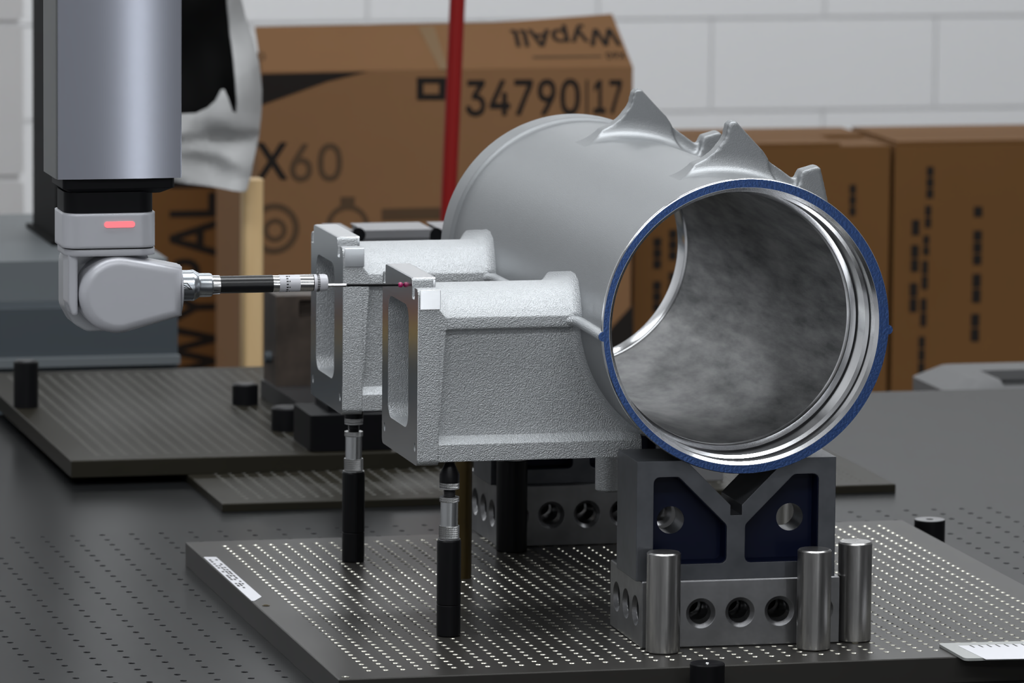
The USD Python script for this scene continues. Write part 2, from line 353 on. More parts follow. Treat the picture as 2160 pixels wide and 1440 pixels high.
part(table, 'frame', box(-0.22, -0.70, ZT - 0.16, 1.26, 1.42, ZT - 0.05), 'black_matte')

# ================================================================== PERFORATED PLATES
P = 0.0127
def add_edge_holes(): pass
plate = thing('perforated_plate', 'dark anodised perforated base plate carrying the fixture, with bright hole inserts', 'plate', (-0.028, -0.0285, ZT))
ph = [P * k for k in range(45)]
part(plate, 'plate_body', holed_plate(-0.028, -0.0285, 0.587, 0.585, ZT, 0.0, ph, ph, 0.00272, 0.0085, 12), 'plate', smooth=False)
iv, if_ = insert_mesh()
near = [(x, y, 0.0) for y in ph for x in ph]
def seen(p):
    d = np.array(p) - CAM; z = d @ FW; px, py = 1080 + F_PX * (d @ RT) / z, 720 - F_PX * (d @ UP) / z
    return (-20 < px < 2180) and py < 1445
order = sorted([p for p in near if seen(p)], key=lambda p: np.linalg.norm(np.array(p) - CAM))
first = order[:300]; fs = set(first)
for p in first:
    part(plate, 'hole_insert', many(iv, if_, [p]), 'insert', smooth=False)
part(plate, 'far_hole_insert', many(iv, if_, [p for p in near if p not in fs]), 'insert', smooth=False, kind='stuff', label='bright hole inserts farther back on the plate')
# larger corner and edge screw holes
for (px, py) in ((729, 1428), (561, 1277), (1574.4, 1396), (1644, 1395)):
    q = at(px, py, 2, 0.0)
    part(plate, 'edge_screw', lathe_z([(0, -0.001), (0.0030, -0.001), (0.0030, 0.0004), (0.0022, 0.0004), (0.0016, 0.0), (0, 0.0)], 16, q), 'insert' if px > 700 else 'brass')
# stickers on the plate
def sticker(parent, corners, z, name, mat_, t=0.0003, r=0.0015):
    m = ex_z(cs([c[:2] for c in corners]).offset(-r).offset(r, m3.JoinType.Round, 2.0, 16), z, z + t)
    return part(parent, name, m, mat_)
A, B, C_, D = (at(429, 1175, 2, 0), at(456, 1175, 2, 0), at(552, 1259, 2, 0), at(533, 1270, 2, 0))
lab = sticker(plate, [A, D, C_, B], 0.0001, 'sticker', 'paper')
ux = (D - A)[:2]; vx = (B - A)[:2]
marks = []
for k in range(15):
    for j, (s0, s1) in enumerate(((0.16, 0.34), (0.44, 0.60), (0.68, 0.84))):
        if rnd.random() < 0.25: continue
        u0 = 0.06 + k * 0.044 + rnd.random() * 0.01; u1 = u0 + 0.018 + rnd.random() * 0.016
        q = [A[:2] + ux * u + vx * w for u, w in ((u0, s0), (u1, s0), (u1, s1), (u0, s1))]
        marks.append(ex_z(cs(q), 0.0004, 0.00055))
part(plate, 'sticker_print', Manifold.compose(marks), 'ink', kind='stuff')
H = [at(1978, 1362, 2, 0), at(2035, 1394, 2, 0), at(2330, 1388, 2, 0), at(2330, 1353, 2, 0)]
hold = sticker(plate, H, 0.0001, 'label_holder', 'sleeve', 0.002, 0.004)
S = [at(2020, 1362, 2, 0.002), at(2080, 1391, 2, 0.002), at(2320, 1387, 2, 0.002), at(2320, 1354, 2, 0.002)]
lab2 = sticker(plate, S, 0.0021, 'paper_label', 'paper', 0.0002, 0.001)
for k in range(14):
    a = S[0] + (S[3] - S[0]) * (0.08 + 0.06 * k); b = a + (S[1] - S[0]) * 0.16
    part(plate, 'label_print', ex_z(cs([a[:2], b[:2], b[:2] + (0.0012, 0), a[:2] + (0.0012, 0)]), 0.0023, 0.0024), 'ink', smooth=False)

def rear_plate(name, label, x0, y0, x1, y1, z0, z1, pitch=P):
    t = thing(name, label, 'plate', (x0, y0, z0))
    nx, ny = int((x1 - x0 - 0.05) / pitch), int((y1 - y0 - 0.05) / pitch)
    gx = [x0 + (x1 - x0 - nx * pitch) / 2 + pitch * k for k in range(nx + 1)]; gy = [y0 + (y1 - y0 - ny * pitch) / 2 + pitch * k for k in range(ny + 1)]
    part(t, 'plate_body', holed_plate(x0, y0, x1, y1, z0, z1, gx, gy, 0.0029, min(0.006, (z1 - z0) * 0.7)), 'plate_side', smooth=False)
    part(t, 'hole_insert', many(*insert_mesh(0.0029, 0.0016, 0.0008, 8), [(x, y, z1) for y in gy for x in gx]), 'insert_dull', smooth=False, kind='stuff')
    return t
rear_plate('perforated_plate', 'thin perforated plate lying on the table behind the fixture, partly under a thicker plate', 0.053, 0.850, 0.663, 1.46, ZT, ZT + 0.0072)
rear_plate('perforated_plate', 'thick bronze-edged perforated plate overhanging at the left, behind the fixture', -0.052, 1.018, 0.500, 1.60, ZT + 0.0073, 0.003)

# ================================================================== V-BLOCKS, RISERS, PINS, JACKS
def make_riser():
    t = thing('riser_block', 'ground steel riser block with chamfered holes, under the front V-block', 'block', (0.2172, 0.0455, 0.0), -0.02, group='riser blocks under the V-blocks')
    w, d, h = 0.1522, 0.1016, 0.0508
    c_ = 0.0009; m = Manifold.batch_hull([ex_z(box2(c_, c_, w - c_, d - c_), 0, h), ex_z(box2(0, 0, w, d, 0.0005, 4), c_, h - c_)])
    cut = []
    def hole(axis, a, z, L, r=0.0084, rc=0.0113):
        prof = [(0, -0.001), (rc + 0.001, -0.001), (rc, 0), (r, 0.0030), (r, L - 0.003), (rc, L), (rc + 0.001, L + 0.001), (0, L + 0.001)]
        return lathe_y(prof, 40, (a, 0, z)) if axis == 'y' else lathe_x(prof, 40, (0, a, z))
    for a in (0.015, 0.0452, 0.0754, 0.1057, 0.1360): cut.append(hole('y', a, 0.0258, d))
    for a in (0.0205, 0.0508, 0.0811): cut.append(hole('x', a, 0.0258, w))
    for c in cut: m = m - c
    part(t, 'block_body', m, 'steel', local=True)
    return t
riser = make_riser()
copy_of(riser, (0.2172, 0.509, 0.0), 'steel riser block in shadow under the rear V-block', 0.0)

def make_vblock():
    t = thing('v_block', 'dark ground-steel V-block with blue painted pockets, cradling the near end of the tube', 'block', (0.2132, 0.0485, 0.0508), -0.02, group='V-blocks cradling the tube')
    w, d, h = 0.1527, 0.062, 0.0898
    cx = 0.0762
    prof = cs([(0, 0), (w, 0), (w, h), (cx + 0.0388, h), (cx + 0.0044, h - 0.0344), (cx + 0.0044, h - 0.0420), (cx - 0.0044, h - 0.0420), (cx - 0.0044, h - 0.0344), (cx - 0.0388, h), (0, h)])
    pk = cs([(0.0128, 0.0118), (0.0692, 0.0118), (0.0692, 0.0405), (0.0320, 0.0777), (0.0128, 0.0777)], 0.0045)
    pkr = pk.mirror((1, 0)).translate((2 * cx, 0))
    m = ex_y(prof, 0, d)
    for c in (pk, pkr):
        m = m - ex_y(c, -0.001, 0.018) - ex_y(c, d - 0.018, d + 0.001)
    for u in (0.0303, 2 * cx - 0.0303): m = m - ex_y(circ(u, 0.0425, 0.0104, 40), -0.01, d + 0.01)
    part(t, 'block_body', m, 'vblock', local=True)
    for c, u in ((pk, 0.0303), (pkr, 2 * cx - 0.0303)):
        inner = c.offset(-0.0006, m3.JoinType.Round, 2.0, 16)
        lin_ = ex_y(c.offset(-0.00005), 0.0012, 0.0182) - ex_y(inner, 0.0, 0.0176) - ex_y(circ(u, 0.0425, 0.0104, 40), 0, 0.05)
        part(t, 'blue_pocket', lin_, 'blue_paint', local=True, label='dark blue painted pocket of the V-block')
        lin_ = ex_y(c.offset(-0.00005), d - 0.0182, d - 0.0012) - ex_y(inner, d - 0.0176, d) - ex_y(circ(u, 0.0425, 0.0104, 40), 0, 0.08)
        part(t, 'blue_pocket', lin_, 'blue_paint', local=True)
    return t
vb = make_vblock()
copy_of(vb, (0.2132, 0.5175, 0.0508), 'V-block in shadow under the far end of the tube', 0.0)

pin0 = thing('dowel_pin', 'short steel dowel standing at the left end of the riser block', 'pin', (0.2300, 0.0318, 0), group='steel dowel pins around the V-block fixture')
part(pin0, 'pin_body', lathe_z([(0, 0), (0.0117, 0), (0.0127, 0.001), (0.0127, 0.0742), (0.0115, 0.0754), (0.0010, 0.0754), (0, 0.0749)], 56), 'steel_pin', local=True)
copy_of(pin0, (0.3437, 0.0235, 0), 'steel dowel standing before the right end of the riser block')
copy_of(pin0, (0.3835, 0.0510, 0), 'steel dowel standing beside the riser block, rightmost of the three')

p4 = at(1652, 1100, 1, 0.47)
copy_of(pin0, (p4[0], 0.47, 0), 'steel dowel behind the front V-block, seen through its right-hand hole')
def knurled(r, z0, z1, n=56, a=0.00035):
    """a knurled collar: crossed helical grooves"""
    ns, nz = 168, max(8, int((z1 - z0) / 0.0005))
    th = np.linspace(0, 2 * np.pi, ns, endpoint=False); z = np.linspace(z0, z1, nz)
    T, Z = np.meshgrid(th, z)
    k = n * T / 2; g = 2 * np.pi / 0.0016
    rr = r - a + a * np.abs(np.sin(k + g * Z * 0.5)) * np.abs(np.sin(k - g * Z * 0.5))
    v = np.stack([rr * np.cos(T), rr * np.sin(T), Z], -1).reshape(-1, 3); f = []
    i, j = np.meshgrid(np.arange(nz - 1), np.arange(ns), indexing='ij'); j2 = (j + 1) % ns
    q = np.stack([i * ns + j, i * ns + j2, (i + 1) * ns + j2, (i + 1) * ns + j], -1).reshape(-1, 4)
    f = np.vstack([q[:, [0, 1, 2]], q[:, [0, 2, 3]]])
    n0 = len(v); v = np.vstack([v, [[0, 0, z0], [0, 0, z1]]])
    cap = [(n0, (k + 1) % ns, k) for k in range(ns)] + [(n0 + 1, (nz - 1) * ns + k, (nz - 1) * ns + (k + 1) % ns) for k in range(ns)]
    return v, np.vstack([f, cap])
jack = thing('screw_jack', 'adjustable screw jack with a black body and knurled silver barrel, under the near port', 'jack', (0.0890, 0.1283, 0), group='screw jacks under the ports')
part(jack, 'base', lathe_z([(0, 0), (0.0084, 0), (0.0091, 0.0007), (0.0091, 0.0236), (0.0087, 0.0240), (0, 0.0240)], 48), 'black', local=True)
part(jack, 'sleeve', lathe_z([(0, 0.0240), (0.0086, 0.0240), (0.0091, 0.0245), (0.0091, 0.0722), (0.0083, 0.0733), (0, 0.0733)], 48), 'black', local=True)
part(jack, 'sleeve_ring', lathe_z([(0, 0.0733), (0.0086, 0.0733), (0.0086, 0.0738), (0, 0.0738)], 48), 'satin', local=True)
part(jack, 'knurled_collar', knurled(0.0078, 0.0742, 0.0838), 'knurl', local=True)
part(jack, 'barrel', lathe_z([(0, 0.0838), (0.0066, 0.0838), (0.0066, 0.1018), (0, 0.1018)], 48), 'satin', local=True)
part(jack, 'lock_ring', knurled(0.0076, 0.1020, 0.1058), 'knurl', local=True)
thr = [(0, 0.1058)]
for k in range(5): thr += [(0.0041, 0.1058 + k * 0.0012), (0.0046, 0.1064 + k * 0.0012)]
thr += [(0.0041, 0.1118), (0, 0.1118)]
part(jack, 'screw', lathe_z(thr, 32), 'steel_dark', local=True)
part(jack, 'head_ring', knurled(0.0076, 0.1118, 0.1165), 'knurl', local=True)
part(jack, 'cone', lathe_z([(0, 0.1165), (0.0076, 0.1165), (0.0076, 0.1228), (0.0034, 0.1312), (0.0030, 0.1316), (0, 0.1318)], 48), 'black', local=True)
copy_of(jack, (0.0879, 0.4685, 0), 'screw jack in shadow under the far port')
pst = thing('brass_post', 'slim dull brass post standing just behind the near screw jack', 'post', (0.1570, 0.375, 0))
part(pst, 'rod', lathe_z([(0, 0), (0.0070, 0), (0.0070, 0.1275), (0.0060, 0.1290), (0, 0.1290)], 32), 'brass', local=True)
bp = thing('black_post', 'black cylindrical post standing before the rear riser block', 'post', (0.2255, 0.4945, 0))
part(bp, 'rod', lathe_z([(0, 0), (0.0119, 0), (0.0127, 0.0008), (0.0127, 0.0748), (0.0119, 0.0756), (0, 0.0756)], 40), 'black', local=True)
k0 = at(1492, 1392, 1, -0.055)
kn = thing('black_cylinder', 'black cylinder standing in front of the perforated plate', 'cylinder', (k0[0], -0.055, ZT))
part(kn, 'knob_body', lathe_z([(0, 0), (0.0128, 0), (0.0128, 0.0262), (0.0122, 0.0270), (0.0100, 0.0275), (0.0065, 0.0268), (0, 0.0268)], 56), 'black', local=True)
part(kn, 'centre_dimple', lathe_z([(0, 0.0268), (0.0016, 0.0268), (0.0010, 0.0274), (0, 0.0274)], 20), 'chrome', local=True)
st = thing('black_stop', 'short black cylindrical stop on the table beyond the right edge of the plate', 'stop', (0.6080, 0.5750, ZT))
part(st, 'stop_body', lathe_z([(0, 0), (0.0131, 0), (0.0131, 0.0205), (0.0127, 0.0210), (0.0032, 0.0210), (0.0032, 0.017), (0, 0.017)], 40), 'black', local=True)
part(st, 'top_face', lathe_z([(0.0033, 0.0208), (0.0126, 0.0208), (0.0126, 0.0211), (0.0033, 0.0211)], 40), 'steel', local=True)

# ================================================================== THE MANIFOLD
CX, CZ, Y0, Y1 = 0.2927, 0.2412, 0.036, 0.558
AX = -0.008
man = thing('intake_manifold', 'cast aluminium manifold: a wide open tube with two rectangular flanged ports on its left', 'casting', (CX, Y0, 0.130))
def tilt(m):       # the tube's axis leans a trifle to the left going back
    return m.transform(np.array([[1, AX, 0, -AX * Y0], [0, 1, 0, 0], [0, 0, 1, 0]], float))
RB = 0.0957
L = Y1 - Y0
outer = [(RB - 0.004, 0.0010), (0.1092, 0.0010), (0.1098, 0.0016), (0.1098, 0.0070), (0.1082, 0.0100), (0.1072, 0.016), (0.1060, 0.060), (0.1055, L - 0.052), (0.1058, L - 0.041), (0.1068, L - 0.034), (0.1080, L - 0.0315), (0.1093, L - 0.0305), (0.1099, L - 0.0285), (0.1099, L - 0.0015), (0.1088, L), (RB - 0.004, L)]
shell = lathe_y(outer, 160, (CX, Y0, CZ))
ECC = 0.0016
bore_cut = lathe_y([(0, -0.01), (0.1045, -0.01), (0.1045, 0.016), (0.1010, 0.020), (0.1010, 0.047), (0.0985, 0.050), (0.0985, L - 0.022), (0.0955, L - 0.018), (0.0955, L + 0.01), (0, L + 0.01)], 160, (CX - ECC, Y0, CZ))
shell = shell - bore_cut
# port bodies
def port_profile(y):
    o = y - 0.118
    pts = [(.118, .1335), (.118, .1465), (.1195, .1475), (.1248, .1520), (.1252, .160), (.1252, .2305), (.1240, .2325), (.1188, .2330), (.1182, .2340), (.1182, .2418), (.1190, .2428), (.1225, .2475), (.1290, .2540), (.1380, .2600), (.1500, .2632), (.1620, .2635), (.1800, .2610), (.2080, .2575), (.2220, .2555), (.2320, .2500), (.2390, .2430), (.2420, .2415), (.2420, .2335), (.2360, .2310), (.2360, .1520), (.2420, .1470), (.2420, .1335)]
    return cs([(a + o, b) for a, b in pts])
parts_ports = []
XF = 0.0621
for y in (0.118, 0.390):
    body = ex_x(port_profile(y), XF + 0.0159, 0.235) 
    # flare into the tube
    duct = ex_x(box2(y + 0.032, 0.156, y + 0.104, 0.247, 0.012, 20), XF - 0.01, 0.205)
    parts_ports.append((body, duct, y))
tube_solid = lathe_y([(0, 0.0)] + [(r, yy) for r, yy in outer[1:-1]] + [(0, L)], 160, (CX, Y0, CZ))
# underside boss
part(man, 'tube', tilt(shell), 'cast_smooth', smooth=40)
for body, duct, y in parts_ports:
    b = body - duct - tilt(lathe_y([(0, -0.01), (0.1030, -0.01), (0.1030, L + 0.01), (0, L + 0.01)], 160, (CX, Y0, CZ)))
    part(man, 'port', b, 'cast', smooth=42)
    # concave fillets blending the port's roof and wall into the tube
    o = y - 0.118
    roof = [(.1190, .2428), (.1225, .2475), (.1290, .2540), (.1380, .2600), (.1500, .2632), (.1620, .2635), (.1800, .2610), (.2080, .2575), (.2220, .2555), (.2320, .2500), (.2390, .2430)]
    side = [(.1252, .152), (.1252, .2305), (.2360, .2305), (.2360, .152)]
    cutter = tilt(lathe_y([(0, -0.01), (0.1030, -0.01), (0.1030, L + 0.01), (0, L + 0.01)], 120, (CX, Y0, CZ)))
    prof_all = [(a + o, b) for a, b in [(.1252, .150), (.1252, .2330)] + roof + [(.2360, .2330), (.2360, .150)]]
    def blend(X, Y, Z, o=o, pr=prof_all):
        d2 = poly_sdf(pr, Y[0], Z[0])[None] + 0.0006
        port = np.maximum(np.broadcast_to(d2, X.shape), 0.13 - X)
        tube = np.hypot(X - CX - AX * (Y - Y0), Z - CZ) - 0.1052
        inner = 0.1010 - np.hypot(X - CX - AX * (Y - Y0), Z - CZ)
        return np.maximum(np.maximum(smin(port, tube, 0.012), inner), 0.1480 - Z)
    part(man, 'port_fillet', surface_net(blend, (0.125, y - 0.030, 0.140), (0.262, y + 0.152, 0.305), 0.0019), 'cast', smooth=True)
# parting bead along the tube between the port and the near rim, and on the right side
def bead(pts, r=0.0042):
    m = Manifold.batch_hull([Manifold.sphere(r, 14).translate(tuple(p)) for p in pts[:2]])
    for k in range(1, len(pts) - 1): m = m + Manifold.batch_hull([Manifold.sphere(r, 14).translate(tuple(p)) for p in pts[k:k + 2]])
    return m
part(man, 'parting_bead', bead([(0.176, 0.1225, 0.2376), (0.1835, 0.1175, 0.2372), (0.1850, 0.108, 0.2370), (0.1846, 0.070, 0.2364), (0.1840, 0.0425, 0.2360)]), 'cast', smooth=50)
part(man, 'parting_bead', bead([(0.1765, 0.3945, 0.2376), (0.1830, 0.389, 0.2374), (0.1848, 0.378, 0.2372), (0.1850, 0.246, 0.2372), (0.1790, 0.2415, 0.2374)]), 'cast', smooth=50)
part(man, 'parting_bead', bead([(0.4010, 0.0425, 0.2368), (0.3995, 0.10, 0.2372), (0.3970, 0.52, 0.2372)], 0.0036), 'cast', smooth=50)
# machined near rim (blue reflection put into its colour), recess rings in the mouth
rim = ex_y(circ(CX, CZ, 0.10955, 192) - circ(CX - ECC, CZ, 0.1034, 192), Y0, Y0 + 0.0014)
for (a, b) in ((0.1832, 0.2362), (0.4018, 0.2366)): rim = rim + ex_y(circ(a, b, 0.0036, 24) - circ(CX - ECC, CZ, 0.1034, 192), Y0, Y0 + 0.0014)
part(man, 'rim_face', tilt(rim), 'blue_rim', label='machined ring face at the near end of the tube, blue reflection in its colour', smooth=30)
edge = lathe_y([(0.1090, 0.0003), (0.1098, 0.0010), (0.1102, 0.0020), (0.1102, 0.0045), (0.1085, 0.0045), (0.1085, 0.0003)], 192, (CX, Y0, CZ))
part(man, 'rim_edge', tilt(edge), 'machined', smooth=40, label='bright turned edge of the tube mouth')
ring = lathe_y([(0.1036, -0.0001), (0.1034, -0.0001), (0.1010, 0.0024), (0.1009, 0.0160), (0.0986, 0.0184), (0.0985, 0.0420), (0.0953, 0.0452), (0.0949, 0.0462), (0.0948, 0.0530), (0.1000, 0.0530), (0.1040, 0.0160)], 192, (CX - ECC, Y0, CZ))
part(man, 'mouth_ring', tilt(ring), 'turned', smooth=35, label='bright stepped machined recess just inside the tube mouth')
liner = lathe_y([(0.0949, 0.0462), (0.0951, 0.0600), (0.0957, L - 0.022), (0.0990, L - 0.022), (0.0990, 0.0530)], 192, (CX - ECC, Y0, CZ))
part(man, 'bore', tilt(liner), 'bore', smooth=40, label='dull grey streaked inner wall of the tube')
lip = lathe_y([(0.0957, L - 0.0215), (0.0938, L - 0.0190), (0.0932, L - 0.0005), (0.0960, L - 0.0005), (0.0960, L - 0.0215)], 160, (CX - ECC, Y0, CZ))
part(man, 'rear_lip', tilt(lip), 'turned', smooth=40, label='bright machined lip at the far end of the tube')
# port flanges
def flange(y):
    o = y - 0.118
    base = box2(.118 + o, .1305, .2425 + o, .2636, 0.0050, 20) + box2(.1392 + o, .245, .2325 + o, .2695, 0.0022, 16)
    win = box2(.1500 + o, .1545, .2220 + o, .2475, 0.0120, 24)
    hol = [circ(.1275 + o, .1440, 0.0033, 20), circ(.2335 + o, .1440, 0.0033, 20)]
    notch = [cs([(.1302 + o, .2545), (.1392 + o, .2545), (.1392 + o, .266), (.1302 + o, .266)]).offset(-0.002).offset(0.002, m3.JoinType.Round, 2.0, 16), cs([(.2325 + o, .2545), (.2392 + o, .2545), (.2392 + o, .266), (.2325 + o, .266)])]
    face = base - win
    for h in hol + notch: face = face - h
    m = ex_x(face, XF, XF + 0.0160)
    # stepped back: thicker rib at the parting line, gusset tapering down
    for ys in (y, y + 0.1245 - 0.0085):
        m = m + ex_y(cs([(XF + 0.010, .2330), (XF + 0.0222, .2330), (XF + 0.0222, .2405), (XF + 0.0205, .2425), (XF + 0.0165, .2475), (XF + 0.010, .2475)]), ys, ys + 0.0085)
        m = m + ex_y(cs([(XF + 0.010, .1640), (XF + 0.0172, .1640), (XF + 0.0212, .2330), (XF + 0.010, .2330)]), ys + 0.0002, ys + 0.0085)
    return m, face
for y in (0.118, 0.390):
    m, face = flange(y)
    fl = part(man, 'port_flange', m, 'cast', smooth=35)
    part(fl, 'flange_face', ex_x(face.offset(-0.0002), XF - 0.0003, XF + 0.0006), 'machined_face', smooth=30, label='smooth machined face of the port flange')
    o = y - 0.118
    part(fl, 'corner_pad', ex_y(box2(XF + 0.0012, .2484, XF + 0.0168, .2632, 0.0006, 8), y - 0.0006, y + 0.0012), 'machined', label='bright machined pad at the flange corner')
    part(fl, 'corner_pad', ex_x(box2(.1400 + o, .2600, .2318 + o, .2699, 0.0018, 12), XF + 0.0008, XF + 0.0178), 'machined', smooth=35)
# mounting lugs along the top right of the tube: a tall fin and a small ear on a shared web
def lug(y, s=1.0):
    o = -AX * 0 + AX * (y - Y0)
    ctr = np.array([CX, CZ])
    fin = [(0.2700, .3350), (0.2770, .3528), (0.2850, .3570), (0.2920, .3630), (0.2978, .3700), (0.3002, .3745), (0.3018, .3825), (0.3042, .3852), (0.3080, .3852), (0.3190, .3735), (0.3300, .3618), (0.3338, .3560), (0.3345, .3350), (0.318, .325)]
    web = [(0.3280, .3560), (0.3345, .3545), (0.3440, .3478), (0.3515, .3420), (0.3535, .3410), (0.3555, .3410), (0.3580, .3430), (0.3600, .3468), (0.3660, .3484), (0.3715, .3500), (0.3738, .3488), (0.3760, .3400), (0.3790, .3300), (0.3830, .3120), (0.360, .300), (0.320, .320)]
    ear = [(0.3560, .3200), (0.3578, .3430), (0.3600, .3470), (0.3715, .3502), (0.3740, .3488), (0.3765, .3390), (0.3830, .3120), (0.372, .306)]
    cx = CX + AX * (y - Y0)
    sh = AX * (y - Y0)
    mv = lambda P_: [(a + sh, b) for a, b in P_]
    def f(X, Y, Z):
        x2, z2 = X[:, 0, :], Z[:, 0, :]
        ex = lambda P_, y0, y1, rd: np.maximum(np.broadcast_to((poly_sdf(mv(P_), x2, z2) + rd)[:, None, :], X.shape), np.maximum(y0 + rd - Y, Y - y1 + rd)) - rd
        tube = np.hypot(X - cx, Z - CZ) - 0.1054
        m = smin(ex(fin, y - 0.004, y + 0.009, 0.0012), ex(web, y + 0.000, y + 0.007, 0.001), 0.002)
        m = smin(m, ex(ear, y - 0.006, y + 0.011, 0.0015), 0.003)
        m = smin(m, tube, 0.016)
        return np.maximum(m, 0.1015 - np.hypot(X - cx, Z - CZ))
    return surface_net(f, (0.245 + sh, y - 0.032, 0.290), (0.402 + sh, y + 0.036, 0.390), 0.0014)
for y in (0.128, 0.400):
    part(man, 'mounting_lug', lug(y), 'cast_smooth', smooth=True)
b0 = at(1277, 1000, 1, 0.30)
part(man, 'drain_boss', lathe_z([(0, 0.0785), (0.0095, 0.0785), (0.0108, 0.080), (0.0112, 0.150), (0, 0.150)], 40, (b0[0] + 0.003, 0.30, 0)), 'cast', smooth=40)

# ================================================================== MEASURING HEAD
YP = 0.1697                     # the stylus axis
hd = thing('measuring_head', 'silver measuring machine arm: square quill, wrist with red status light, probe and ruby stylus', 'measuring head', (-0.157, YP, 0.262))
YQ = 0.137
qx0, qx1, qz = -0.2052, -0.1130, 0.3480
prof = [(qx0, YQ + 0.0022)]
for k in range(25):
    t = k / 24.0; x = qx0 + 0.0008 + (qx1 - qx0 - 0.0016) * t
    prof.append((x, YQ + 0.0016 - 0.0016 * (1 - (2 * t - 1) ** 2)))
prof += [(qx1, YQ + 0.0022), (qx1, YQ + 0.060), (qx1 - 0.003, YQ + 0.064), (qx0 + 0.003, YQ + 0.064), (qx0, YQ + 0.060)]
qm = ex_z(cs(prof), qz, 1.30)
part(hd, 'quill', qm, 'quill', smooth=12)
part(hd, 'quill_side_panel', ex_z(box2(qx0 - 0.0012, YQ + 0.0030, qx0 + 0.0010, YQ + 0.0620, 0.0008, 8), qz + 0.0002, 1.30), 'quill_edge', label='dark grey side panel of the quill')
ad = ex_z(box2(-0.2010, YQ + 0.004, -0.1175, YQ + 0.060, 0.004, 12), 0.3410, 0.3481)
ad = ad + Manifold.batch_hull([ex_z(box2(-0.2010, YQ + 0.004, -0.1175, YQ + 0.060, 0.004, 12), 0.3405, 0.3411), ex_z(box2(-0.1940, YQ + 0.008, -0.1260, YQ + 0.056, 0.006, 12), 0.3365, 0.3370)])
part(hd, 'adapter', ad, 'black_matte')
part(hd, 'neck', ex_z(box2(-0.1988, YQ + 0.006, -0.1322, YQ + 0.056, 0.012, 24), 0.315, 0.3375), 'black_matte')
wr = part(hd, 'wrist', ex_z(box2(-0.2008, YQ + 0.000, -0.1312, YQ + 0.056, 0.013, 32), 0.2968, 0.3222), 'silver')
ledm = ex_y(box2(-0.1712, 0.3120, -0.1482, 0.3166, 0.0022, 20), YQ - 0.0008, YQ + 0.002)
part(wr, 'status_light', ledm, 'led', label='pink-red glowing status light bar')
part(hd, 'wrist_seam', ex_z(box2(-0.1990, YQ + 0.002, -0.1320, YQ + 0.054, 0.012, 24), 0.2955, 0.2972), 'ink')
yk = ex_z(box2(-0.1990, YQ + 0.001, -0.1312, YQ + 0.055, 0.013, 32), 0.2908, 0.2957)
part(hd, 'yoke_plate', yk, 'silver')
# yoke: two cheeks holding the knuckle
cx_, cz_ = -0.1605, 0.2620
def teardrop(r, x1, z0, z1, cx=cx_, cz=cz_, grow=0.0):
    a = CrossSection.circle(r, 96).translate((cx, cz))
    b = cs([(x1 - 0.006, z0), (x1, z0), (x1, z1), (x1 - 0.006, z1)])
    return CrossSection.batch_hull([a, b]) if hasattr(CrossSection, 'batch_hull') else (a + b).hull()
yb = ex_y(cs([(-0.1965, 0.2915), (-0.1965, 0.2500), (-0.1900, 0.2380), (-0.1800, 0.2320), (-0.150, 0.232), (-0.1330, 0.2500), (-0.1330, 0.2915)], 0.008), YQ + 0.026, YQ + 0.054)
part(hd, 'yoke', yb, 'silver_dark', smooth=35)
side = ex_y(cs([(-0.1970, 0.2915), (-0.1970, 0.2560), (-0.1940, 0.2470), (-0.1900, 0.2470), (-0.1900, 0.2915)], 0.0015), YQ + 0.006, YQ + 0.030)
part(hd, 'yoke_arm', side, 'silver', smooth=35)
hm = teardrop(0.0288, -0.1122, 0.2450, 0.2816)
head_slices = [ex_y(hm, 0.1430, 0.1640)]
for k in range(9):
    t = k / 8.0 * math.pi / 2; rr_ = 0.0080
    head_slices.append(ex_y(hm.offset(-rr_ * (1 - math.sin(t)) * 0.85, m3.JoinType.Round, 2.0, 48), 0.1346 + rr_ * (1 - math.cos(t)), 0.1348 + rr_ * (1 - math.cos(t))))
head = Manifold.batch_hull(head_slices)
part(hd, 'head_cover', head, 'silver', smooth=40, label='silver teardrop-shaped cover of the probe head')
knk = teardrop(0.0250, -0.1135, 0.2470, 0.2790)
part(hd, 'knuckle', ex_y(knk, 0.1640, 0.2000), 'silver_dark', smooth=30)
zp = 0.2640
ax_ = (0, YP, zp)
part(hd, 'nose_ring', lathe_x([(0, -0.1130), (0.0185, -0.1130), (0.0185, -0.1115), (0, -0.1110)], 64, (0, 0.155, 0.2632)), 'silver')
col = part(hd, 'probe_collar', lathe_x([(0, -0.1125), (0.0115, -0.1125), (0.0115, -0.1010), (0.0117, -0.1000), (0.0117, -0.0985), (0.0100, -0.0958), (0.0090, -0.0940), (0.0089, -0.0860), (0.0084, -0.0848), (0, -0.0846)], 64, ax_), 'collar', smooth=35)
part(col, 'collar_engraving', Manifold.batch_hull([Manifold.sphere(0.0003, 8).translate((-0.1110, YP - 0.0117, zp + 0.001)), Manifold.sphere(0.0003, 8).translate((-0.1020, YP - 0.0117, zp - 0.0015))]) + Manifold.batch_hull([Manifold.sphere(0.0003, 8).translate((-0.1100, YP - 0.0113, zp + 0.003)), Manifold.sphere(0.0003, 8).translate((-0.1015, YP - 0.0117, zp - 0.0018))]) + Manifold.batch_hull([Manifold.sphere(0.0003, 8).translate((-0.1115, YP - 0.0113, zp + 0.0032)), Manifold.sphere(0.0003, 8).translate((-0.1050, YP - 0.0113, zp + 0.0030))]) + Manifold.batch_hull([Manifold.sphere(0.0003, 8).translate((-0.1050, YP - 0.0113, zp + 0.0030)), Manifold.sphere(0.0003, 8).translate((-0.1015, YP - 0.0117, zp - 0.0018))]) + Manifold.batch_hull([Manifold.sphere(0.0003, 8).translate((-0.1115, YP - 0.0116, zp - 0.0016)), Manifold.sphere(0.0003, 8).translate((-0.1015, YP - 0.0117, zp - 0.0018))]), 'ink', label='thin black line emblem on the collar')
